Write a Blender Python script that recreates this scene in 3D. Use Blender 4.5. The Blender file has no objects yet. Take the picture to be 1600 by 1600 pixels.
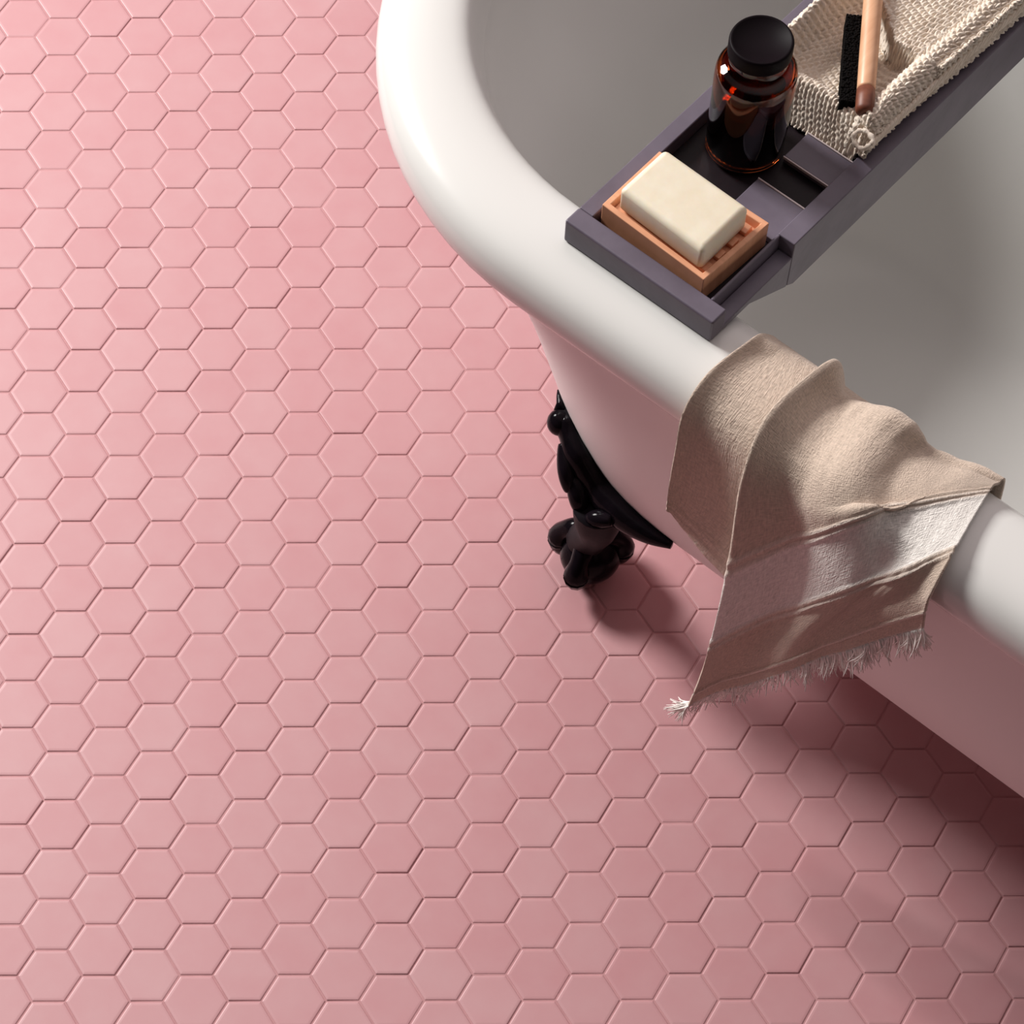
import bpy, bmesh, math, random
from mathutils import Vector, Matrix, noise
random.seed(7)
SC = bpy.context.scene
COL = SC.collection
PI = math.pi
TUB_ANGLE = math.radians(-41.75)      # the tub's long axis (u) in the room; v points across the tub

# ------------------------------------------------------------------ helpers
def principled(name, base, rough=.5, **kw):
    m = bpy.data.materials.new(name); m.use_nodes = True
    b = m.node_tree.nodes['Principled BSDF']
    b.inputs['Base Color'].default_value = (*base, 1)
    b.inputs['Roughness'].default_value = rough
    for k, v in kw.items():
        b.inputs[k.replace('_', ' ')].default_value = v
    return m, m.node_tree, b

def N(nt, t, **props):
    n = nt.nodes.new(t)
    for k, v in props.items(): setattr(n, k, v)
    return n

def mottle(nt, b, base, dark, scale, detail=4, bump=0.0, bscale=200, coord='Object', stretch=None, dist=.001):
    """noise-mixed base colour and fine bump"""
    tc = N(nt, 'ShaderNodeTexCoord'); src = tc.outputs[coord]
    if stretch:
        mp = N(nt, 'ShaderNodeMapping'); mp.inputs['Scale'].default_value = stretch
        nt.links.new(src, mp.inputs[0]); src = mp.outputs[0]
    no = N(nt, 'ShaderNodeTexNoise'); no.inputs['Scale'].default_value = scale; no.inputs['Detail'].default_value = detail
    nt.links.new(src, no.inputs['Vector'])
    mx = N(nt, 'ShaderNodeMix', data_type='RGBA')
    mx.inputs['A'].default_value = (*dark, 1); mx.inputs['B'].default_value = (*base, 1)
    rm = N(nt, 'ShaderNodeMapRange'); rm.inputs['From Min'].default_value = .3; rm.inputs['From Max'].default_value = .7
    nt.links.new(no.outputs['Fac'], rm.inputs[0]); nt.links.new(rm.outputs[0], mx.inputs['Factor'])
    nt.links.new(mx.outputs['Result'], b.inputs['Base Color'])
    if bump:
        n2 = N(nt, 'ShaderNodeTexNoise'); n2.inputs['Scale'].default_value = bscale; n2.inputs['Detail'].default_value = 3
        nt.links.new(src, n2.inputs['Vector'])
        bp = N(nt, 'ShaderNodeBump'); bp.inputs['Strength'].default_value = bump; bp.inputs['Distance'].default_value = dist
        nt.links.new(n2.outputs['Fac'], bp.inputs['Height']); nt.links.new(bp.outputs[0], b.inputs['Normal'])

def thing(name, loc, label, cat, group=None, kind=None, rot=TUB_ANGLE):
    """Empty at a thing's base; loc in tub coordinates (u, v, z)"""
    o = bpy.data.objects.new(name, None); COL.objects.link(o)
    c, s = math.cos(TUB_ANGLE), math.sin(TUB_ANGLE)
    o.location = (loc[0]*c - loc[1]*s, loc[0]*s + loc[1]*c, loc[2]); o.rotation_euler = (0, 0, rot)
    o.empty_display_size = .02
    o['label'] = label; o['category'] = cat
    if group: o['group'] = group
    o['_o'] = list(loc)
    return o

def obj(name, bm, mat, root=None, parent=None, smooth=True, origin=None, bevel=0, seg=2, recalc=True):
    """bm holds (u, v, z) coordinates; root = the thing's empty (its origin is taken off the vertices)"""
    o0 = Vector(root['_o']) if root is not None else Vector(origin or (0, 0, 0))
    for v in bm.verts: v.co -= o0
    if recalc: bmesh.ops.recalc_face_normals(bm, faces=bm.faces)
    me = bpy.data.meshes.new(name); bm.to_mesh(me); bm.free()
    o = bpy.data.objects.new(name, me); COL.objects.link(o)
    me.materials.append(mat)
    if smooth:
        for p in me.polygons: p.use_smooth = True
    if bevel:
        md = o.modifiers.new('bevel', 'BEVEL'); md.width = bevel; md.segments = seg; md.limit_method = 'ANGLE'; md.angle_limit = math.radians(40)
        me.polygons.foreach_set('use_smooth', [True]*len(me.polygons))
        md.harden_normals = True
    if parent is not None: o.parent = parent
    elif root is not None: o.parent = root
    else:
        c, s = math.cos(TUB_ANGLE), math.sin(TUB_ANGLE)
        o.location = (o0[0]*c - o0[1]*s, o0[0]*s + o0[1]*c, o0[2]); o.rotation_euler = (0, 0, TUB_ANGLE)
    return o

def tag(o, label, cat, group=None):
    o['label'] = label; o['category'] = cat
    if group: o['group'] = group

def box(bm, u0, u1, v0, v1, z0, z1, taper=0):
    vs = [bm.verts.new(p) for p in ((u0,v0,z0),(u1,v0,z0),(u1,v1,z0),(u0,v1,z0),
          (u0+taper,v0+taper,z1),(u1-taper,v0+taper,z1),(u1-taper,v1-taper,z1),(u0+taper,v1-taper,z1))]
    for f in ((3,2,1,0),(4,5,6,7),(0,1,5,4),(1,2,6,5),(2,3,7,6),(3,0,4,7)):
        bm.faces.new([vs[i] for i in f])
    return bm

def lathe(bm, prof, c=(0,0), n=48, cap=True):
    rings = []
    for r, z in prof:
        if r < 1e-6: rings.append([bm.verts.new((c[0], c[1], z))])
        else: rings.append([bm.verts.new((c[0]+r*math.cos(2*PI*i/n), c[1]+r*math.sin(2*PI*i/n), z)) for i in range(n)])
    for a, b in zip(rings, rings[1:]):
        for i in range(n):
            j = (i+1) % n
            if len(a) == 1 and len(b) == 1: continue
            if len(a) == 1: bm.faces.new((a[0], b[i], b[j]))
            elif len(b) == 1: bm.faces.new((a[i], b[0], a[j]))
            else: bm.faces.new((a[i], a[j], b[j], b[i]))
    return bm

def catmull(P, n):
    """P list of tuples -> resampled list, n per segment"""
    out = []
    for i in range(len(P)-1):
        p0 = Vector(P[max(i-1,0)]); p1 = Vector(P[i]); p2 = Vector(P[i+1]); p3 = Vector(P[min(i+2, len(P)-1)])
        for k in range(n):
            t = k/n
            out.append(.5*((2*p1) + (p2-p0)*t + (2*p0-5*p1+4*p2-p3)*t*t + (3*p1-p0-3*p2+p3)*t**3))
    out.append(Vector(P[-1]))
    return out

def tube(bm, pts, rad, n=16, sq=(1, 1), up=Vector((0,0,1)), cap=True):
    """swept tube with radius per point; sq scales side / up axes"""
    rings = []
    for i, p in enumerate(pts):
        a = pts[max(i-1,0)]; b = pts[min(i+1, len(pts)-1)]
        d = (Vector(b)-Vector(a)).normalized()
        s = d.cross(up)
        if s.length < 1e-4: s = d.cross(Vector((1,0,0)))
        s.normalize(); w = s.cross(d).normalized()
        r = rad[i] if isinstance(rad, (list, tuple)) else rad
        rings.append([bm.verts.new(Vector(p) + s*(math.cos(2*PI*k/n)*r*sq[0]) + w*(math.sin(2*PI*k/n)*r*sq[1])) for k in range(n)])
    for a, b in zip(rings, rings[1:]):
        for k in range(n):
            bm.faces.new((a[k], a[(k+1)%n], b[(k+1)%n], b[k]))
    if cap:
        bm.faces.new(rings[0][::-1]); bm.faces.new(rings[-1])
    return bm

def blob(bm, c, r, rz=None, seg=20, axis=None):
    rz = rz or r
    g = bmesh.ops.create_uvsphere(bm, u_segments=seg, v_segments=seg//2+2, radius=1)
    for v in g['verts']:
        v.co = Vector((v.co.x*r, v.co.y*r, v.co.z*rz))
        if axis is not None: v.co.rotate(axis)
        v.co += Vector(c)
    return bm

# ------------------------------------------------------------------ floor of hexagon tiles
S, GAP = .032, .0008            # tile side, half joint
m_tile, nt, b = principled('pink_matt_tile', (.66,.32,.35), .48)
at = N(nt, 'ShaderNodeAttribute', attribute_name='tone')
tc = N(nt, 'ShaderNodeTexCoord')
no = N(nt, 'ShaderNodeTexNoise'); no.inputs['Scale'].default_value = 24; no.inputs['Detail'].default_value = 3
nt.links.new(tc.outputs['Object'], no.inputs['Vector'])
ad = N(nt, 'ShaderNodeMath', operation='ADD'); ml = N(nt, 'ShaderNodeMath', operation='MULTIPLY_ADD')
ml.inputs[1].default_value = 1.0; ml.inputs[2].default_value = -.5
nt.links.new(no.outputs['Fac'], ml.inputs[0]); nt.links.new(at.outputs['Fac'], ad.inputs[0]); nt.links.new(ml.outputs[0], ad.inputs[1])
mx = N(nt, 'ShaderNodeMix', data_type='RGBA'); mx.inputs['A'].default_value = (.545,.262,.28,1); mx.inputs['B'].default_value = (.58,.33,.345,1)
nt.links.new(ad.outputs[0], mx.inputs['Factor']); nt.links.new(mx.outputs['Result'], b.inputs['Base Color'])
b.inputs['Specular IOR Level'].default_value = .55
m_grout, nt, b = principled('dusty_pink_grout', (.42,.21,.23), .9)
mottle(nt, b, (.55,.29,.30), (.47,.24,.25), 60)

def make_floor():
    bm = bmesh.new(); tone = bm.loops.layers.float_color.new('tone')
    rows, cols = 46, 54
    for i in range(-cols//2+6, cols//2+18):
        for k in range(-20, rows):
            cx = 1.5*S*i - .6
            cy = .7 - math.sqrt(3)*S*(k + (.5 if i % 2 == 0 else 0))
            tx = random.gauss(0, .0045); ty = random.gauss(0, .0045); dz = random.gauss(0, .00012); t = random.uniform(.3,.7)
            rings = []
            for r, z in ((S-GAP*1.15, -.004), (S-GAP*1.15, -.0009), (S-GAP*1.15-.0005, -.00045), (S-GAP*1.15-.0014, -.00018), (S-GAP*1.15-.0036, 0)):
                ring = []
                for a in range(6):
                    x, y = r*math.cos(a*PI/3), r*math.sin(a*PI/3)
                    ring.append(bm.verts.new((cx+x, cy+y, z + dz + tx*x + ty*y)))
                rings.append(ring)
            fs = [bm.faces.new(rings[-1])]
            for p, q in zip(rings, rings[1:]):
                for a in range(6): fs.append(bm.faces.new((p[a], p[(a+1)%6], q[(a+1)%6], q[a])))
            for f in fs:
                for l in f.loops: l[tone] = (t, t, t, 1)
    x0, x1, y0, y1 = -1.55, 1.55, -1.6, 1.8
    g = [bm.verts.new(p) for p in ((x0,y0,-.0010),(x1,y0,-.0010),(x1,y1,-.0010),(x0,y1,-.0010))]
    f = bm.faces.new(g); f.material_index = 1
    lo = [bm.verts.new((p.co.x, p.co.y, -.02)) for p in g]
    for a in range(4):
        q = bm.faces.new((lo[a], lo[(a+1)%4], g[(a+1)%4], g[a])); q.material_index = 1
    q = bm.faces.new(lo[::-1]); q.material_index = 1
    # trim the tiles to the floor's edge
    for co, nn in (((x0,0,0),(-1,0,0)),((x1,0,0),(1,0,0)),((0,y0,0),(0,-1,0)),((0,y1,0),(0,1,0))):
        bmesh.ops.bisect_plane(bm, geom=bm.verts[:]+bm.edges[:]+bm.faces[:], plane_co=co, plane_no=nn, clear_outer=True)
    me = bpy.data.meshes.new('floor'); bm.to_mesh(me); bm.free()
    me.materials.append(m_tile); me.materials.append(m_grout)
    o = bpy.data.objects.new('floor', me); COL.objects.link(o)
    o['kind'] = 'structure'; o['label'] = 'floor of small pink hexagon tiles'
    return o
make_floor()

# ------------------------------------------------------------------ bathtub
m_enamel, nt, b = principled('white_enamel', (.79,.785,.76), .20)
m_outer, nt, b = principled('satin_white_paint', (.90,.87,.86), .40)
m_iron, nt, b = principled('gloss_black_iron', (.012,.009,.012), .14, Specular_IOR_Level=.20, IOR=1.3)
mottle(nt, b, (.009,.006,.009), (.004,.003,.004), 40, bump=.25, bscale=120)

m_shank, nt, b = principled('dull_black_iron', (.008,.006,.008), .55, Specular_IOR_Level=.12)
mottle(nt, b, (.010,.007,.010), (.006,.004,.006), 40, bump=.2, bscale=120)
LEN = .90                              # distance between the two end centres
def ring_pts(r, uc, z, n=40, m=14):
    """closed stadium outline round the tub's plan: near end centre (uc, VC), far end mirrored"""
    VC = .187; P = []
    u1, u2 = uc, LEN - uc
    for i in range(n+1):               # near end, from the camera side round
        a = -PI/2 - PI*i/n; P.append((u1 + r*math.cos(a), VC + r*math.sin(a), z))
    for i in range(1, m): P.append((u1 + (u2-u1)*i/m, VC + r, z))
    for i in range(n+1):
        a = PI/2 - PI*i/n; P.append((u2 + r*math.cos(a), VC + r*math.sin(a), z))
    for i in range(1, m): P.append((u2 + (u1-u2)*i/m, VC - r, z))
    return P
def smooth_profile(prof, n): return [tuple(p) for p in catmull(prof, n)]
def skin(bm, prof, closed_ends=(False, False)):
    rings = [[bm.verts.new(p) for p in ring_pts(r, uc, z)] for r, uc, z in prof]
    for a, b_ in zip(rings, rings[1:]):
        k = len(a)
        for i in range(k): bm.faces.new((a[i], a[(i+1)%k], b_[(i+1)%k], b_[i]))
    if closed_ends[0]: bm.faces.new(rings[0][::-1])
    if closed_ends[1]: bm.faces.new(rings[-1])
    return rings

tub = thing('bathtub', (.45,.187,0), 'white freestanding bathtub with rolled rim standing on black claw feet on the pink tiles', 'bathtub')
bm = bmesh.new()
outer = [(.338,0,.5135),(.327,.002,.505),(.3185,.010,.492),(.313,.040,.468),(.3105,.062,.45),(.303,.103,.38),(.291,.124,.30),(.278,.128,.245),(.262,.130,.20),(.238,.145,.165),(.205,.165,.138),(.160,.185,.124),(.10,.21,.118),(.02,.26,.117)]
skin(bm, smooth_profile(outer, 4), (False, True))
outer_o = obj('outer_shell', bm, m_outer, tub)
bm = bmesh.new()
inner = [(.02,.28,.142),(.08,.24,.143),(.14,.21,.150),(.175,.175,.170),(.198,.15,.205),(.212,.125,.26),(.224,.095,.33),(.233,.058,.40),(.241,.018,.46),(.246,-.002,.505),(.248,-.008,.528)]
skin(bm, smooth_profile(inner, 4), (True, False))
inner_o = obj('basin', bm, m_enamel, tub)
bm = bmesh.new()
rim = [(.248,-.008,.528),(.2505,-.010,.541),(.255,-.010,.552),(.263,-.007,.560),(.276,-.004,.5650),(.295,0,.5670),(.312,0,.5665),(.327,0,.5635),(.339,0,.5575),(.3465,0,.5485),(.350,0,.537),(.3498,0,.526),(.3470,0,.517),(.3425,0,.5135),(.338,0,.5135)]
skin(bm, smooth_profile(rim, 4))
obj('rim', bm, m_enamel, tub)

def claw_foot(mirror_u, mirror_v):
    def M(p):
        u, v, z = p
        if mirror_u: u = LEN - u
        if mirror_v: v = 2*.187 - v
        return Vector((u, v, z))
    up = Vector((0,0,1))
    # bracket hugging the tub's lower edge
    P = [(-.0165,-.059,.250),(-.0065,-.068,.244),(.004,-.0755,.240),(.018,-.0835,.233),(.032,-.0845,.219),(.046,-.0845,.206),(.066,-.0865,.201),(.092,-.0890,.200),(.119,-.0880,.200),(.1425,-.084,.201)]
    R = [.005,.0125,.0105,.0120,.0125,.0130,.0145,.0125,.0085,.0035]
    pts = catmull([(*p, 0) for p in P], 6); rr = [x[0] for x in catmull([(r,0,0) for r in R], 6)]
    pts = [M((p[0]+.0030, p[1]+.0045, p[2])) for p in pts]
    bm = bmesh.new(); tube(bm, pts, rr, 20, (1.0, 1.25))
    foot = obj('foot', bm, m_iron, tub)
    bm = bmesh.new()                   # scroll with its pointed tip
    blob(bm, M((-.0085,-.0680,.2450)), .0128, .0138)
    tube(bm, [M(p) for p in ((-.0145,-.0610,.252),(-.0185,-.0560,.255),(-.0245,-.0515,.256),(-.029,-.0480,.258))], [.0065,.0042,.0026,.0006], 10)
    obj('scroll', bm, m_iron, tub, foot)
    bm = bmesh.new()                   # acanthus leaves on the bracket
    for a, m, e, w in (((.006,-.0790,.236),(.0225,-.0935,.222),(.0330,-.1000,.205),.0085),
                       ((.030,-.0900,.216),(.0420,-.0965,.203),(.0500,-.1010,.188),.0105),
                       ((.085,-.0965,.202),(.070,-.1015,.196),(.058,-.1040,.185),.0090)):
        L = catmull([a, m, e], 8); k = len(L)-1
        tube(bm, [M(p) for p in L], [w*(.35+.65*math.sin(PI*(.12+.80*q/k))) for q in range(k+1)], 14)
    obj('leaf_moulding', bm, m_iron, tub, foot)
    bm = bmesh.new()                   # curved leg from bracket to claw
    L = catmull([(.062,-.088,.196),(.061,-.086,.170),(.057,-.079,.142),(.048,-.069,.112),(.036,-.060,.085),(.026,-.051,.062)], 6)
    rr = [x[0] for x in catmull([(.026,0,0),(.024,0,0),(.020,0,0),(.0175,0,0),(.0185,0,0),(.022,0,0)], 6)]
    tube(bm, [M(p) for p in L], rr, 18, (1, 1), Vector((0,1,0)))
    obj('leg', bm, m_shank, tub, foot)
    bm = bmesh.new(); blob(bm, M((.030,-.047,.0335)), .0325, .0335, 32)
    obj('ball', bm, m_iron, tub, foot)
    for dx, dy in ((-.90,-.28),(-.34,.86),(.62,.60),(.25,-.95)):          # toes closing on the ball
        T = []
        for a, rr_ in ((95,.030),(62,.038),(35,.0405),(8,.0395),(-18,.036),(-38,.031)):
            ca, sa = math.cos(math.radians(a)), math.sin(math.radians(a))
            T.append((.030+dx*rr_*ca*.95, -.047+dy*rr_*ca*.95, .036+rr_*sa*.92))
        tp = catmull(T, 5); rr = [x[0] for x in catmull([(r,0,0) for r in (.013,.0125,.010,.0135,.0105,.004)], 5)]
        bm = bmesh.new(); tube(bm, [M((p[0],p[1],max(p[2],.006))) for p in tp], rr, 12)
        for v in bm.verts: v.co.z = max(v.co.z, .0008)
        obj('toe', bm, m_iron, tub, foot)
for mu in (False, True):
    for mv in (False, True):
        claw_foot(mu, mv)

# ------------------------------------------------------------------ bath tray across the rim
m_tray, nt, b = principled('slate_painted_wood', (.075,.062,.085), .42)
mottle(nt, b, (.152,.128,.168), (.118,.098,.130), 30, bump=.25, bscale=90, stretch=(1,1,1))
m_traydark, nt, b = principled('shade_dark_board', (.016,.010,.013), .45, Specular_IOR_Level=.2)  # near-black colour stands in for the shade down inside the tray
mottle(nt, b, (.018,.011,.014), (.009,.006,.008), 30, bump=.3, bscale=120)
tray = thing('bath_tray', (.092,.187,.567), 'long slate grey wooden bath tray laid across the tub rim', 'tray')
V0, V1 = -.114, .488
def side_rail(u0, u1, thin):
    """rail: low where it sits on the rim, deeper inside the tub"""
    bm = bmesh.new()
    prof = [(V0+.019,.5675),(-.062,.5675),(.004,.532),(.370,.532),(.436,.5675),(V1-.019,.5675)]
    top = .5915
    a = [bm.verts.new((u0, v, z)) for v, z in prof] + [bm.verts.new((u0, V1-.019, top)), bm.verts.new((u0, V0+.019, top))]
    c = [bm.verts.new((u1, p.co.y, p.co.z)) for p in a]
    bm.faces.new(a); bm.faces.new(c[::-1]); k = len(a)
    for i in range(k): bm.faces.new((a[i], c[i], c[(i+1)%k], a[(i+1)%k]))
    return bm
obj('side_rail', side_rail(.0125,.0275,False), m_tray, tray, smooth=False, bevel=.0014)
# camera-side rail: thin wall with a stepped ledge beside the soap, full width further in
bm = bmesh.new()
def slab(bm, u0, u1, prof):
    a = [bm.verts.new((u0, v, z)) for v, z in prof]; c = [bm.verts.new((u1, v, z)) for v, z in prof]
    bm.faces.new(a); bm.faces.new(c[::-1]); k = len(a)
    for i in range(k): bm.faces.new((a[i], c[i], c[(i+1)%k], a[(i+1)%k]))
slab(bm, .1535, .1565, [(-.095,.5675),(-.006,.5675),(-.006,.5912),(-.095,.5912)])
slab(bm, .1566, .1715, [(-.098,.5675),(-.062,.5675),(-.008,.5385),(-.0061,.5385),(-.0061,.575),(-.098,.575)])
slab(bm, .1536, .1715, [(-.006,.5385),(.004,.532),(.370,.532),(.436,.5675),(V1-.019,.5675),(V1-.019,.5912),(-.006,.5912)])
obj('side_rail', bm, m_tray, tray, smooth=False, bevel=.0012)
for v0, v1 in ((V0, V0+.0188), (V1-.0188, V1)):
    bm = box(bmesh.new(), .0125, .1715, v0, v1, .5675, .5925)
    obj('end_rail', bm, m_tray, tray, smooth=False, bevel=.0022, seg=3)
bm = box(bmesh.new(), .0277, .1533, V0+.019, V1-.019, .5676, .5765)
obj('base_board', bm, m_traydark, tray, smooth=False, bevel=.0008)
# short ribs beside the bottle well and full-width bars further along
m_edge, nt, b = principled('pale_edge', (.62,.53,.53), .35)  # pale strips along the edges of the bars
for u0, v0, v1, z1 in ((.1015,-.0088,.0335,.5835),(.1035,.0665,.0985,.5845),(.0278,.215,.247,.584),(.0278,.30,.332,.584)):
    bm = box(bmesh.new(), u0, .1532, v0, v1, .5767, z1)
    o = obj('crossbar', bm, m_tray, tray, smooth=False, bevel=.001)
    bm = box(bmesh.new(), u0, .1532, v1+.0001, v1+.0015, z1-.0030, z1+.0006)
    obj('edge_strip', bm, m_edge, tray, o, smooth=False, bevel=.0004)
    if v0 > 0:
        bm = box(bmesh.new(), u0, .1532, v0-.0015, v0-.0001, z1-.0022, z1+.0006)
        obj('edge_strip', bm, m_edge, tray, o, smooth=False, bevel=.0004)

# ------------------------------------------------------------------ soap dish and soap
m_wood, nt, b = principled('pale_red_beech', (.62,.29,.16), .45)
mottle(nt, b, (.86,.43,.25), (.72,.33,.18), 22, bump=.12, bscale=80, stretch=(1,9,1))
dish = thing('soap_dish', (.088,-.052,.5767), 'small rectangular beech wood soap dish inside the end of the grey tray', 'soap dish')
bm = bmesh.new()
D = [(.0315,-.0895),(.1435,-.0935),(.1475,-.0125),(.0315,-.0145)]
def inset(P, d):
    cx = sum(p[0] for p in P)/4; cy = sum(p[1] for p in P)/4
    return [(p[0]-math.copysign(d, p[0]-cx), p[1]-math.copysign(d, p[1]-cy)) for p in P]
lv = [(D,.5768),(D,.6050),(inset(D,.0052),.6050),(inset(D,.0065),.5965)]
rr = [[bm.verts.new((x, y, z)) for x, y in P] for P, z in lv]
for a, c in zip(rr, rr[1:]):
    for i in range(4): bm.faces.new((a[i], a[(i+1)%4], c[(i+1)%4], c[i]))
bm.faces.new(rr[0][::-1]); bm.faces.new(rr[-1])
obj('dish_body', bm, m_wood, dish, smooth=False, bevel=.0009)
for k in range(4):
    v = -.078 + k*.0172
    obj('slat', box(bmesh.new(), .0392, .1375, v-.005, v+.005, .5966, .6008), m_wood, dish, smooth=False, bevel=.001)

m_soap, nt, b = principled('cream_soap', (.86,.79,.63), .5)
b.inputs['Subsurface Weight'].default_value = .35; b.inputs['Subsurface Radius'].default_value = (.006,.004,.002)
b.inputs['Subsurface Scale'].default_value = 1
mottle(nt, b, (.88,.81,.66), (.83,.74,.57), 60, bump=.25, bscale=260, dist=.0004)
bm = bmesh.new()
SB = [(.0425,-.0822),(.1345,-.0868),(.1345,-.0265),(.0435,-.0245)]
ci = [(inset(SB,.0018),.6010),(SB,.6055),(SB,.6225),(inset(SB,.0020),.6272)]
rr = [[bm.verts.new((x, y, z)) for x, y in P] for P, z in ci]
for a, c in zip(rr, rr[1:]):
    for i in range(4): bm.faces.new((a[i], a[(i+1)%4], c[(i+1)%4], c[i]))
bm.faces.new(rr[0][::-1]); bm.faces.new(rr[-1])
bmesh.ops.rotate(bm, cent=(.088,-.055,.61), matrix=Matrix.Rotation(math.radians(.8),3,'X'), verts=bm.verts)
soap = obj('soap_bar', bm, m_soap, origin=(.088,-.055,.601), smooth=False, bevel=.0042, seg=4)
tag(soap, 'cream rectangular bar of soap lying in the wooden dish on the tray', 'soap')

# ------------------------------------------------------------------ amber bottle
m_glass, nt, b = principled('amber_glass', (.46,.085,.02), .02, Transmission_Weight=1.0, IOR=1.48)
m_liquid, nt, b = principled('dark_brown_liquid', (.012,.003,.002), .08)
m_cap, nt, b = principled('black_plastic', (.006,.002,.004), .55, Specular_IOR_Level=.10)
mottle(nt, b, (.005,.0018,.0035), (.004,.0015,.003), 80, bump=.1, bscale=400, dist=.0003)
BC = (.0685, .0575)
bottle = thing('bottle', (BC[0], BC[1], .5767), 'short round amber glass bottle with a black cap standing on the grey tray', 'bottle')
bm = bmesh.new()
gp = [(0,.5768),(.029,.5768),(.0318,.5785),(.0336,.582),(.0340,.610),(.0342,.640),(.0344,.652),(.0344,.6600),(.0340,.6655),(.0331,.6692),(.0320,.6706),(.0300,.6720),(.0270,.6740),(.0247,.6756),(.0234,.6780),(.0228,.682),(.0226,.697),
      (.0205,.697),(.0206,.6770),(.0240,.6735),(.0262,.6720),(.0290,.6698),(.0308,.667),(.0315,.660),(.0313,.585),(.029,.5815),(0,.5808)]
lathe(bm, gp, BC, 64)
obj('glass', bm, m_glass, bottle)
bm = bmesh.new(); lathe(bm, [(0,.5810),(.0285,.5817),(.0308,.5855),(.0309,.6405),(.0309,.6412),(0,.6412)], BC, 64)
obj('liquid', bm, m_liquid, bottle)
bm = bmesh.new()
lathe(bm, [(0,.6975),(.0228,.6975),(.0228,.6868),(.0262,.6868),(.0266,.6876),(.0266,.6985),(.0258,.7003),(.0240,.7008),(.0236,.6999),(0,.6999)], BC, 72)
obj('cap', bm, m_cap, bottle)

# ------------------------------------------------------------------ woven hand towel over the rim
m_towel, nt, b = principled('oatmeal_linen', (.55,.45,.38), .9)
uvn = N(nt, 'ShaderNodeUVMap', uv_map='weave'); sp = N(nt, 'ShaderNodeSeparateXYZ'); nt.links.new(uvn.outputs[0], sp.inputs[0])
cr = N(nt, 'ShaderNodeValToRGB'); nt.links.new(sp.outputs['Y'], cr.inputs[0])
cr.color_ramp.interpolation = 'LINEAR'
base, white, rib = (.66,.525,.425,1), (.90,.85,.80,1), (.82,.72,.63,1)
els = [(0,base),(.545,base),(.55,rib),(.556,base),(.568,rib),(.574,white),(.695,white),(.700,rib),(.706,base),(.718,rib),(.724,base),(.925,base),(.932,rib),(.94,base),(.985,base),(1,white)]
while len(cr.color_ramp.elements) > 1: cr.color_ramp.elements.remove(cr.color_ramp.elements[-1])
cr.color_ramp.elements[0].position = 0; cr.color_ramp.elements[0].color = base
for p_, c_ in els[1:]:
    e = cr.color_ramp.elements.new(p_); e.color = c_
mp = N(nt, 'ShaderNodeMapping'); mp.inputs['Scale'].default_value = (75, 110, 1); nt.links.new(uvn.outputs[0], mp.inputs[0])
n1 = N(nt, 'ShaderNodeTexNoise'); n1.inputs['Scale'].default_value = 1.3; n1.inputs['Detail'].default_value = 5; nt.links.new(mp.outputs[0], n1.inputs['Vector'])
mp2 = N(nt, 'ShaderNodeMapping'); mp2.inputs['Scale'].default_value = (230, 60, 1); nt.links.new(uvn.outputs[0], mp2.inputs[0])
n2 = N(nt, 'ShaderNodeTexNoise'); n2.inputs['Scale'].default_value = 1; n2.inputs['Detail'].default_value = 2; nt.links.new(mp2.outputs[0], n2.inputs['Vector'])
mp3 = N(nt, 'ShaderNodeMapping'); mp3.inputs['Scale'].default_value = (40, 330, 1); nt.links.new(uvn.outputs[0], mp3.inputs[0])
n3 = N(nt, 'ShaderNodeTexNoise'); n3.inputs['Scale'].default_value = 1; n3.inputs['Detail'].default_value = 2; nt.links.new(mp3.outputs[0], n3.inputs['Vector'])
s1 = N(nt, 'ShaderNodeMath', operation='ADD'); s2 = N(nt, 'ShaderNodeMath', operation='ADD')
nt.links.new(n2.outputs['Fac'], s1.inputs[0]); nt.links.new(n3.outputs['Fac'], s1.inputs[1]); nt.links.new(s1.outputs[0], s2.inputs[0]); nt.links.new(n1.outputs['Fac'], s2.inputs[1])
vr = N(nt, 'ShaderNodeMapRange'); vr.inputs['From Min'].default_value = 1.1; vr.inputs['From Max'].default_value = 1.9; vr.inputs['To Min'].default_value = .76; vr.inputs['To Max'].default_value = 1.14
nt.links.new(s2.outputs[0], vr.inputs[0])
mm = N(nt, 'ShaderNodeVectorMath', operation='SCALE'); nt.links.new(cr.outputs[0], mm.inputs[0]); nt.links.new(vr.outputs[0], mm.inputs['Scale'])
nt.links.new(mm.outputs[0], b.inputs['Base Color'])
bp = N(nt, 'ShaderNodeBump'); bp.inputs['Strength'].default_value = .7; bp.inputs['Distance'].default_value = .0011
nt.links.new(s2.outputs[0], bp.inputs['Height']); nt.links.new(bp.outputs[0], b.inputs['Normal'])
b.inputs['Sheen Weight'].default_value = .25

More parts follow.
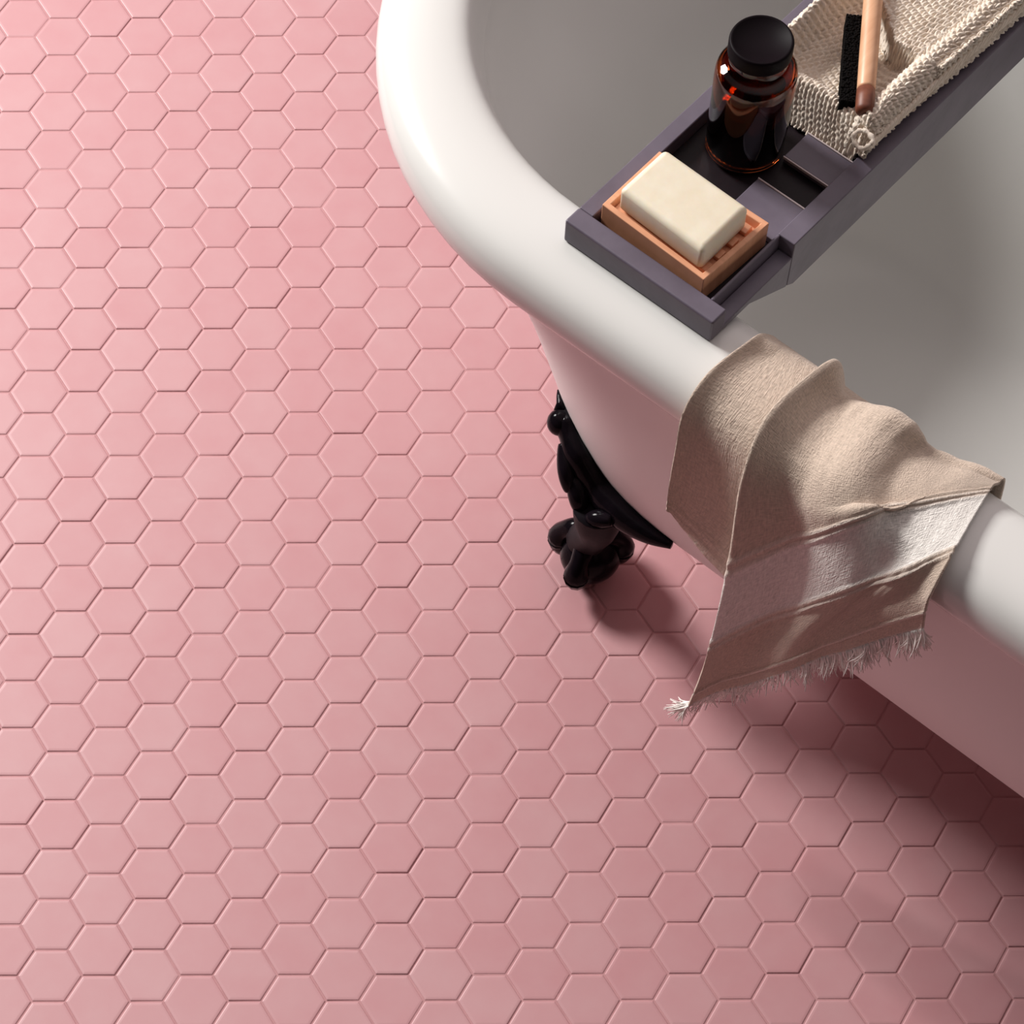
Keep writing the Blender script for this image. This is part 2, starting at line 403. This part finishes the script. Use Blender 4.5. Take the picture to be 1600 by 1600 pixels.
FRONT = [
[(.272,-.046,.44),(.305,-.046,.44),(.350,-.046,.44),(.388,-.046,.44),(.436,-.046,.44)],
[(.268,-.056,.52),(.301,-.062,.52),(.347,-.058,.52),(.386,-.059,.52),(.435,-.054,.52)],
[(.2640,-.073,.5800),(.298,-.079,.5680),(.346,-.076,.5780),(.385,-.068,.5620),(.4345,-.061,.5660)],
[(.2577,-.1017,.5830),(.2966,-.103,.5702),(.3435,-.1023,.5781),(.3840,-.0840,.5665),(.4335,-.068,.5690)],
[(.2556,-.1485,.5760),(.3027,-.1475,.5657),(.3484,-.1419,.5768),(.3872,-.1068,.5717),(.4320,-.0745,.5715)],
[(.2642,-.1790,.5380),(.3072,-.1690,.5387),(.3605,-.1594,.5676),(.3968,-.1198,.5728),(.4325,-.0785,.5725)],
[(.2712,-.1845,.4190),(.3221,-.1745,.4938),(.3683,-.1644,.5645),(.4026,-.1231,.5723),(.4332,-.0835,.5725)],
[(.2697,-.1870,.2922),(.3218,-.1742,.3779),(.3803,-.1811,.4860),(.4184,-.1700,.5418),(.4450,-.1459,.5735)],
[(.2662,-.1890,.2265),(.3076,-.1751,.2894),(.3583,-.1840,.3871),(.3969,-.1744,.4608),(.4485,-.1760,.5467)],
[(.2602,-.1900,.1689),(.3074,-.1756,.2440),(.3619,-.1850,.3485),(.4052,-.1748,.4212),(.4541,-.1800,.5030)]]
FS = [0,.08,.16,.24,.34,.45,.56,.71,.86,1.0]
BACK = [
[(.203,-.048,.46),(.221,-.048,.46),(.242,-.048,.46),(.268,-.048,.46)],
[(.202,-.060,.53),(.220,-.060,.53),(.240,-.060,.53),(.265,-.060,.53)],
[(.2000,-.0840,.5715),(.218,-.078,.5660),(.238,-.074,.5630),(.262,-.073,.5625)],
[(.1957,-.1114,.5762),(.2181,-.1001,.5690),(.2452,-.0962,.5695),(.2680,-.0898,.5665)],
[(.1915,-.1471,.5716),(.2193,-.1392,.5672),(.2551,-.1381,.5674),(.2690,-.1367,.5660)],
[(.1915,-.1697,.5506),(.2190,-.1650,.5447),(.2518,-.1645,.5481),(.2760,-.1641,.5467)],
[(.1950,-.1779,.5090),(.2205,-.1720,.4994),(.2552,-.1718,.5014),(.2800,-.1709,.5006)],
[(.1950,-.1794,.4550),(.2180,-.1716,.4412),(.2501,-.1726,.4450),(.2810,-.1715,.4484)],
[(.1958,-.1797,.4254),(.2083,-.1720,.4008),(.2310,-.1731,.3888),(.2726,-.1722,.3750)]]
BS = [0,.06,.12,.18,.24,.30,.36,.42,.48]
def sm01(a, b_, x):
    t = max(0, min(1, (x-a)/(b_-a))); return t*t*(3-2*t)
RIM_LINE = [(-.0600,.40),(-.0605,.52),(-.0635,.541),(-.068,.552),(-.076,.560),(-.089,.5650),(-.108,.5670),(-.125,.5665),(-.140,.5635),(-.152,.5575),(-.1595,.5485),(-.163,.538),(-.1635,.52),(-.1640,.40)]
def off_rim(q, D):
    """push a cloth point outwards so that it keeps the distance D from the rim's cross-section"""
    best = None
    for a, c in zip(RIM_LINE, RIM_LINE[1:]):
        ex, ez = c[0]-a[0], c[1]-a[1]; L2 = ex*ex + ez*ez
        k = max(0, min(1, ((q.y-a[0])*ex + (q.z-a[1])*ez)/L2))
        dx, dz = q.y-(a[0]+ex*k), q.z-(a[1]+ez*k); dd = math.hypot(dx, dz)
        if best is None or dd < best[0]:
            L = math.sqrt(L2); nx, nz = ez/L, -ex/L             # outward (left of the tub, up)
            best = (dd, nx, nz, dx*nx + dz*nz, k)
    dd, nx, nz, sg, k = best
    d = math.copysign(dd, sg if abs(sg) > 1e-9 else 1)
    w = .0012; x = (d-D)/w
    nd = D + w*(math.log1p(math.exp(x)) if x < 30 else x)
    return Vector((q.x, q.y + nx*(nd-d), q.z + nz*(nd-d)))
def cloth_grid(bm, G, SV, nu, ns, t0, t1, uvl, ph):
    rows = [catmull(r, nu) for r in G]
    ncol = len(rows[0]); cols = [catmull([rows[i][j] for i in range(len(rows))], ns) for j in range(ncol)]
    sv = [x[0] for x in catmull([(s,0,0) for s in SV], ns)]
    nr = len(cols[0]); V = [[None]*ncol for _ in range(nr)]
    for i in range(nr):
        for j in range(ncol):
            p = cols[j][i]; a = cols[min(j+1,ncol-1)][i]-cols[max(j-1,0)][i]; c = cols[j][min(i+1,nr-1)]-cols[j][max(i-1,0)]
            n = a.cross(c); n.normalize()
            n = -n
            s = sv[i]; t = t0 + (t1-t0)*j/(ncol-1)
            d = .0011*noise.noise(Vector((t*9+ph, s*5, ph))) + .0006*noise.noise(Vector((t*26, s*14+ph, 3)))
            if ph == 0:
                for sr, w, h in ((.552,.0045,.0022),(.571,.0040,.0020),(.701,.0045,.0020),(.721,.0040,.0020),(.930,.004,.0022)):
                    d += h*(1-.7*sm01(.7,1,t)*sm01(.75,.5,s))*math.exp(-((s-sr)/w)**2)
            else:
                for sr, w, h in ((.455,.004,.0012),(.470,.003,.001)): d += h*math.exp(-((s-sr)/w)**2)
            if ph == 0:
                up = 1 - sm01(.55, .95, s)
                d += up*(1-.75*sm01(.60,.95,t)*sm01(.12,.40,s))*(.0048*math.exp(-((t-.03)/.055)**2) - .0045*math.exp(-((t-.17-.10*s)/.07)**2) + .0050*math.exp(-((t-.42)/.11)**2)
                         - .0050*math.exp(-((t-.66+.05*s)/.07)**2) + .0030*math.exp(-((t-.88)/.06)**2))
                d += (1-up)*.0035*math.sin(t*15+s*3)
            else: d += .0018*math.exp(-((t+.43)/.03)**2) - .0015*math.exp(-((t+.25)/.08)**2)
            if j < 3: d += .0012*(1-j/3)
            q = p + n*d
            if q.z > .44: q = off_rim(q, .0030)                 # keep the cloth clear of the rim it lies on
            V[i][j] = (bm.verts.new(q), t, s)
    for i in range(nr-1):
        for j in range(ncol-1):
            q = [V[i][j], V[i][j+1], V[i+1][j+1], V[i+1][j]]
            f = bm.faces.new([x[0] for x in q])
            for l, x in zip(f.loops, q): l[uvl].uv = (x[1], x[2])
    return V
bm = bmesh.new(); uvl = bm.loops.layers.uv.new('weave')
Vf = cloth_grid(bm, FRONT, FS, 22, 28, 0, 1, uvl, 0)
cloth_grid(bm, BACK, BS, 14, 14, -.45, 0, uvl, 5)
bottom = [x[0].co.copy() for x in Vf[-1]]; above = [x[0].co.copy() for x in Vf[-8]]
TO = Vector((.33,-.12,.567))
towel = obj('hand_towel', bm, m_towel, origin=TO, recalc=False)
md = towel.modifiers.new('thickness', 'SOLIDIFY'); md.thickness = .0022; md.offset = 0
tag(towel, 'oatmeal linen hand towel with a white band and frayed end draped over the tub rim', 'towel')
m_fringe, nt, b = principled('undyed_cotton_thread', (.90,.85,.81), .85)
bm = bmesh.new()
nb = len(bottom)
for k in range(680):
    t = random.random()**1.0
    if k < 70: t = random.uniform(0, .05)
    elif k < 190: t = random.uniform(.72, 1.0)
    x = t*(nb-1); i = min(int(x), nb-2); fr = x-i
    p = bottom[i].lerp(bottom[i+1], fr); d = (bottom[i]-above[i]).normalized()
    L = random.uniform(.016, .030) * (1.5 if t < .05 else 1) * (.8 if .15 < t < .5 else 1)
    side = Vector((.55*noise.noise(Vector((t*38, 1.7, 0)))+random.gauss(0,.16), .35*noise.noise(Vector((t*30, 7.1, 0)))+random.gauss(0,.12), 0))
    if t < .05: side += Vector((-.62, 0, .10))
    if t > .88: side += Vector((random.uniform(0,.75), 0, .12))
    pts = [p + d*(-.002) + Vector((0, random.uniform(-.0012,.0012), 0))]
    cur = pts[0].copy(); dirn = (d + side*.6).normalized(); curl = Vector((random.gauss(0,.17), random.gauss(0,.15), random.gauss(0,.08)))
    for q in range(6):
        cur = cur + dirn*(L/6); pts.append(cur.copy()); dirn = (dirn + curl*.5 + Vector((0,0,-.08))).normalized()
    r0 = random.uniform(.0006,.0011)
    tube(bm, pts, [r0*(1-.10*q) for q in range(len(pts))], 5)
o = obj('fringe', bm, m_fringe, origin=TO, parent=towel); o['kind'] = 'stuff'; o['label'] = 'frayed white thread ends'

# ------------------------------------------------------------------ knitted cloth folded on the tray
m_knit, nt, b = principled('undyed_cotton_knit', (.74,.63,.53), .9)
mottle(nt, b, (.90,.80,.69), (.80,.68,.56), 120, bump=.5, bscale=900, dist=.0006)
b.inputs['Sheen Weight'].default_value = .2
def sm(a, b_, x):
    t = max(0, min(1, (x-a)/(b_-a))); return t*t*(3-2*t)
def stitch(a, c):
    """stocking stitch relief: a = across the wales, c = along the courses (in stitches)"""
    fa = a - math.floor(a); x = abs(fa-.5)*2
    fc = (c + .55*x); fc -= math.floor(fc)
    return (math.sin(PI*fc)**.8) * (math.sin(PI*min(max(fa*2 % 1, .0), 1)))**.5
def cloth_h(u, v):
    """height of the folded cloth above the tray"""
    h = .5965
    h += .0235*math.exp(-((v-.1165)/.0125)**2)*(1-.60*sm(.112,.148,u))     # near wall
    h += .0265*math.exp(-((u-.0385)/.0085)**2)                # left fold against the rail
    h -= .004*math.exp(-((u-.085-.35*(v-.2))/.02)**2)
    rc = .1485 + .0055*sm(.12,.32,v)                           # rolled edge along the right rail
    rr = .0120 + .0025*sm(.12,.30,v)
    d = (u-rc)/rr
    h += .010*sm(-2.2,-1,d)
    if abs(d) < 1.0: h = max(h, .606 + .0225*math.sqrt(max(0,1-d*d)))
    if u > .074:                                              # second layer folded back
        k = sm(-.0010,.0035, v-(.193+.75*max(0,.116-u)))*sm(.0725,.0775,u)
        h = max(h, h*(1-k) + k*(.6220 + .003*sm(.10,.16,u)))
    return h
bm = bmesh.new(); nu, nv = 230, 340
U0, U1, VA, VB = .0295, .1705, .1005, .372
V = []
def sheet_pt(a, c):
    """a,c in 0..1; the right edge rolls over and down onto the rail, the near edge turns down"""
    v = VA + (VB-VA)*c
    rc = .1485 + .0055*sm(.12,.32,v); rr = .0120 + .0025*sm(.12,.30,v)
    umax = rc + rr*.999
    if a < .90:
        t = a/.90; u = U0 + (umax-U0)*(1-(1-t)**1.25); z = cloth_h(u, v)
    else:
        t = (a-.90)/.10; u = umax - .0012*math.sin(t*PI) ; z = cloth_h(umax, v)*(1-t) + .5975*t
    if c < .05:
        t = 1-c/.05; z -= (z-.580)*(t**1.6) if u < .1500 else (z-.5955)*(t**1.6)
    return Vector((u, v, z))
P = [[sheet_pt(i/nu, j/nv) for i in range(nu+1)] for j in range(nv+1)]
arc = [0.0]*(nu+1)
for j in range(nv+1):
    row = []; run = 0
    if j:
        for i in range(nu+1): arc[i] += (P[j][i]-P[j-1][i]).length
    for i in range(nu+1):
        p = P[j][i]
        if i: run += (P[j][i]-P[j][i-1]).length
        a = P[j][min(i+1,nu)]-P[j][max(i-1,0)]; c = P[min(j+1,nv)][i]-P[max(j-1,0)][i]
        n = a.cross(c).normalized()
        if n.z < -.2: n = -n
        q = (run*.90 - arc[i]*.44, run*.44 + arc[i]*.90)
        h = stitch(q[0]/.0074, q[1]/.0062)
        row.append(bm.verts.new(p + n*(.0034*h - .0019) + Vector((0,0,.0012*noise.noise(p*60)))))
    V.append(row)
for j in range(nv):
    for i in range(nu): bm.faces.new((V[j][i], V[j][i+1], V[j+1][i+1], V[j+1][i]))
knit = obj('knitted_cloth', bm, m_knit, origin=(.10,.22,.585), recalc=False)
md = knit.modifiers.new('thickness', 'SOLIDIFY'); md.thickness = .0022; md.offset = -1
tag(knit, 'undyed chunky knitted cotton washcloth folded open on the grey tray behind the bottle', 'washcloth')
# braided border running along the outside of the rolled edge
bm = bmesh.new()
path = [(.1610,.104,.607),(.1615,.14,.608),(.1632,.19,.610),(.1655,.25,.611),(.1688,.31,.612),(.1690,.372,.612)]
Q = catmull(path, 26)
for s in range(3):
    pts = []
    for k, p in enumerate(Q):
        ph = k*.75 + s*2*PI/3
        pts.append(p + Vector((math.cos(ph)*.0006 + .0, 0, math.sin(ph)*.0034)))
    tube(bm, pts, .0017, 8)
o = obj('hem', bm, m_knit, origin=(.10,.22,.585), parent=knit)
# hanging loop at the corner
bm = bmesh.new()
lp = [Vector((.1560+.0085*math.cos(a)+.0006*math.sin(3*a), .1000+.0050*math.sin(a), .6150+.0045*math.sin(a)+.0008*math.cos(2*a))) for a in [2*PI*k/26 for k in range(27)]]
tube(bm, lp, [.0021+.0006*math.sin(k*1.9) for k in range(27)], 10, cap=False)
obj('hanging_loop', bm, m_knit, origin=(.10,.22,.585), parent=knit)

# ------------------------------------------------------------------ brush lying in the fold
m_handle, nt, b = principled('peach_beech', (.74,.42,.25), .42)
mottle(nt, b, (.78,.45,.27), (.66,.34,.19), 18, bump=.1, bscale=80, stretch=(8,1,1))
m_tip, nt, b = principled('shade_brown_tip', (.19,.055,.025), .5)  # handle end lying in shadow; the shade is put into this darker brown
mottle(nt, b, (.22,.065,.03), (.12,.032,.018), 90)
m_brist, nt, b = principled('black_bristle', (.003,.002,.002), .9, Specular_IOR_Level=.1)
brush = thing('bath_brush', (.10,.165,.605), 'wooden brush handle with a tip painted dark as shade and black bristles lying in the knitted washcloth', 'brush')
A0, A1 = Vector((.1445,.1135,.6255)), Vector((.0500,.2520,.6285))
dr = (A1-A0).normalized()
bm = bmesh.new(); tube(bm, [A0+dr*t for t in (.0245,.027,.06,.12,.165)], [.0073,.0078,.0081,.0083,.0083], 28)
obj('handle', bm, m_handle, brush)
bm = bmesh.new(); tube(bm, [A0+dr*t for t in (.0,.0015,.004,.015,.0243)], [.004,.0066,.0078,.0080,.0078], 28)
obj('handle_tip', bm, m_tip, brush)
bm = bmesh.new()
sd = Vector((-dr.y, dr.x, 0)).normalized(); 
if sd.x > 0: sd = -sd
c0 = A0 + dr*.013 + sd*.0140 + Vector((0,0,-.007)); L = .091
for k in range(46):
    for q in range(8):
        base = c0 + dr*(L*k/45) + sd*(-.0052 + q*.00165) + Vector((0,0,-.010))
        tip = base + Vector((random.gauss(0,.0003), random.gauss(0,.0003), .0165+random.uniform(-.0006,.0006)))
        tube(bm, [base, tip], .00115, 5)
for s_ in (0,):
    a = c0 + Vector((0,0,-.011)); w = sd*.0068; e = dr*L
    vs = [bm.verts.new(x) for x in (a-w, a+w, a+w+e, a-w+e, a-w+Vector((0,0,.011)), a+w+Vector((0,0,.011)), a+w+e+Vector((0,0,.011)), a-w+e+Vector((0,0,.011)))]
    for f in ((3,2,1,0),(4,5,6,7),(0,1,5,4),(1,2,6,5),(2,3,7,6),(3,0,4,7)): bm.faces.new([vs[i] for i in f])
o = obj('bristles', bm, m_brist, brush); o['kind'] = 'stuff'; o['label'] = 'block of black bristles'

# ------------------------------------------------------------------ light
w = bpy.data.worlds.new('World'); SC.world = w; w.use_nodes = True
bg = w.node_tree.nodes['Background']; wt = w.node_tree                       # a room that is bright overhead and towards its far side, dim behind the camera
tc = N(wt, 'ShaderNodeTexCoord'); dt = N(wt, 'ShaderNodeVectorMath', operation='DOT_PRODUCT'); wt.links.new(tc.outputs['Generated'], dt.inputs[0])
dt.inputs[1].default_value = (.20,.42,.885)
mr = N(wt, 'ShaderNodeMapRange'); mr.inputs['From Min'].default_value = .42; mr.inputs['From Max'].default_value = 1
mr.inputs['To Min'].default_value = .012; mr.inputs['To Max'].default_value = .86
wt.links.new(dt.outputs['Value'], mr.inputs[0]); wt.links.new(mr.outputs[0], bg.inputs[1])
bg.inputs[0].default_value = (1.0,.86,.85,1)
def area(name, loc, target, size, power, color=(1,1,1), sy=None):
    l = bpy.data.lights.new(name, 'AREA'); l.energy = power; l.size = size; l.color = color
    if sy: l.shape = 'RECTANGLE'; l.size_y = sy
    o = bpy.data.objects.new(name, l); COL.objects.link(o); o.location = loc
    o.rotation_euler = (Vector(target)-Vector(loc)).to_track_quat('-Z','Y').to_euler()
    return o
area('window_light', (-2.95,2.28,2.85), (.1,-.1,.2), 1.15, 283, (1,.975,.945))

# ------------------------------------------------------------------ camera
cam = bpy.data.cameras.new('camera'); co = bpy.data.objects.new('camera', cam); COL.objects.link(co)
R = Matrix(((1.0,.003,-.0006),(-.003,.9223,-.3865),(-.0006,.3865,.9223)))
co.matrix_world = Matrix.Translation((-.1932,-1.5304,2.3027)) @ R.to_4x4()
cam.sensor_width = 36; cam.lens = 90
cam.shift_x = (800-651.0)/1600; cam.shift_y = (1590.48-800)/1600
cam.clip_start = .05
SC.camera = co
SC.view_settings.view_transform = 'Standard'; SC.view_settings.look = 'None'
SC.view_settings.exposure = 0; SC.view_settings.gamma = 1
try: SC.view_settings.use_curve_mapping = False
except Exception: pass
for o in list(COL.objects):
    if '_o' in o: del o['_o']
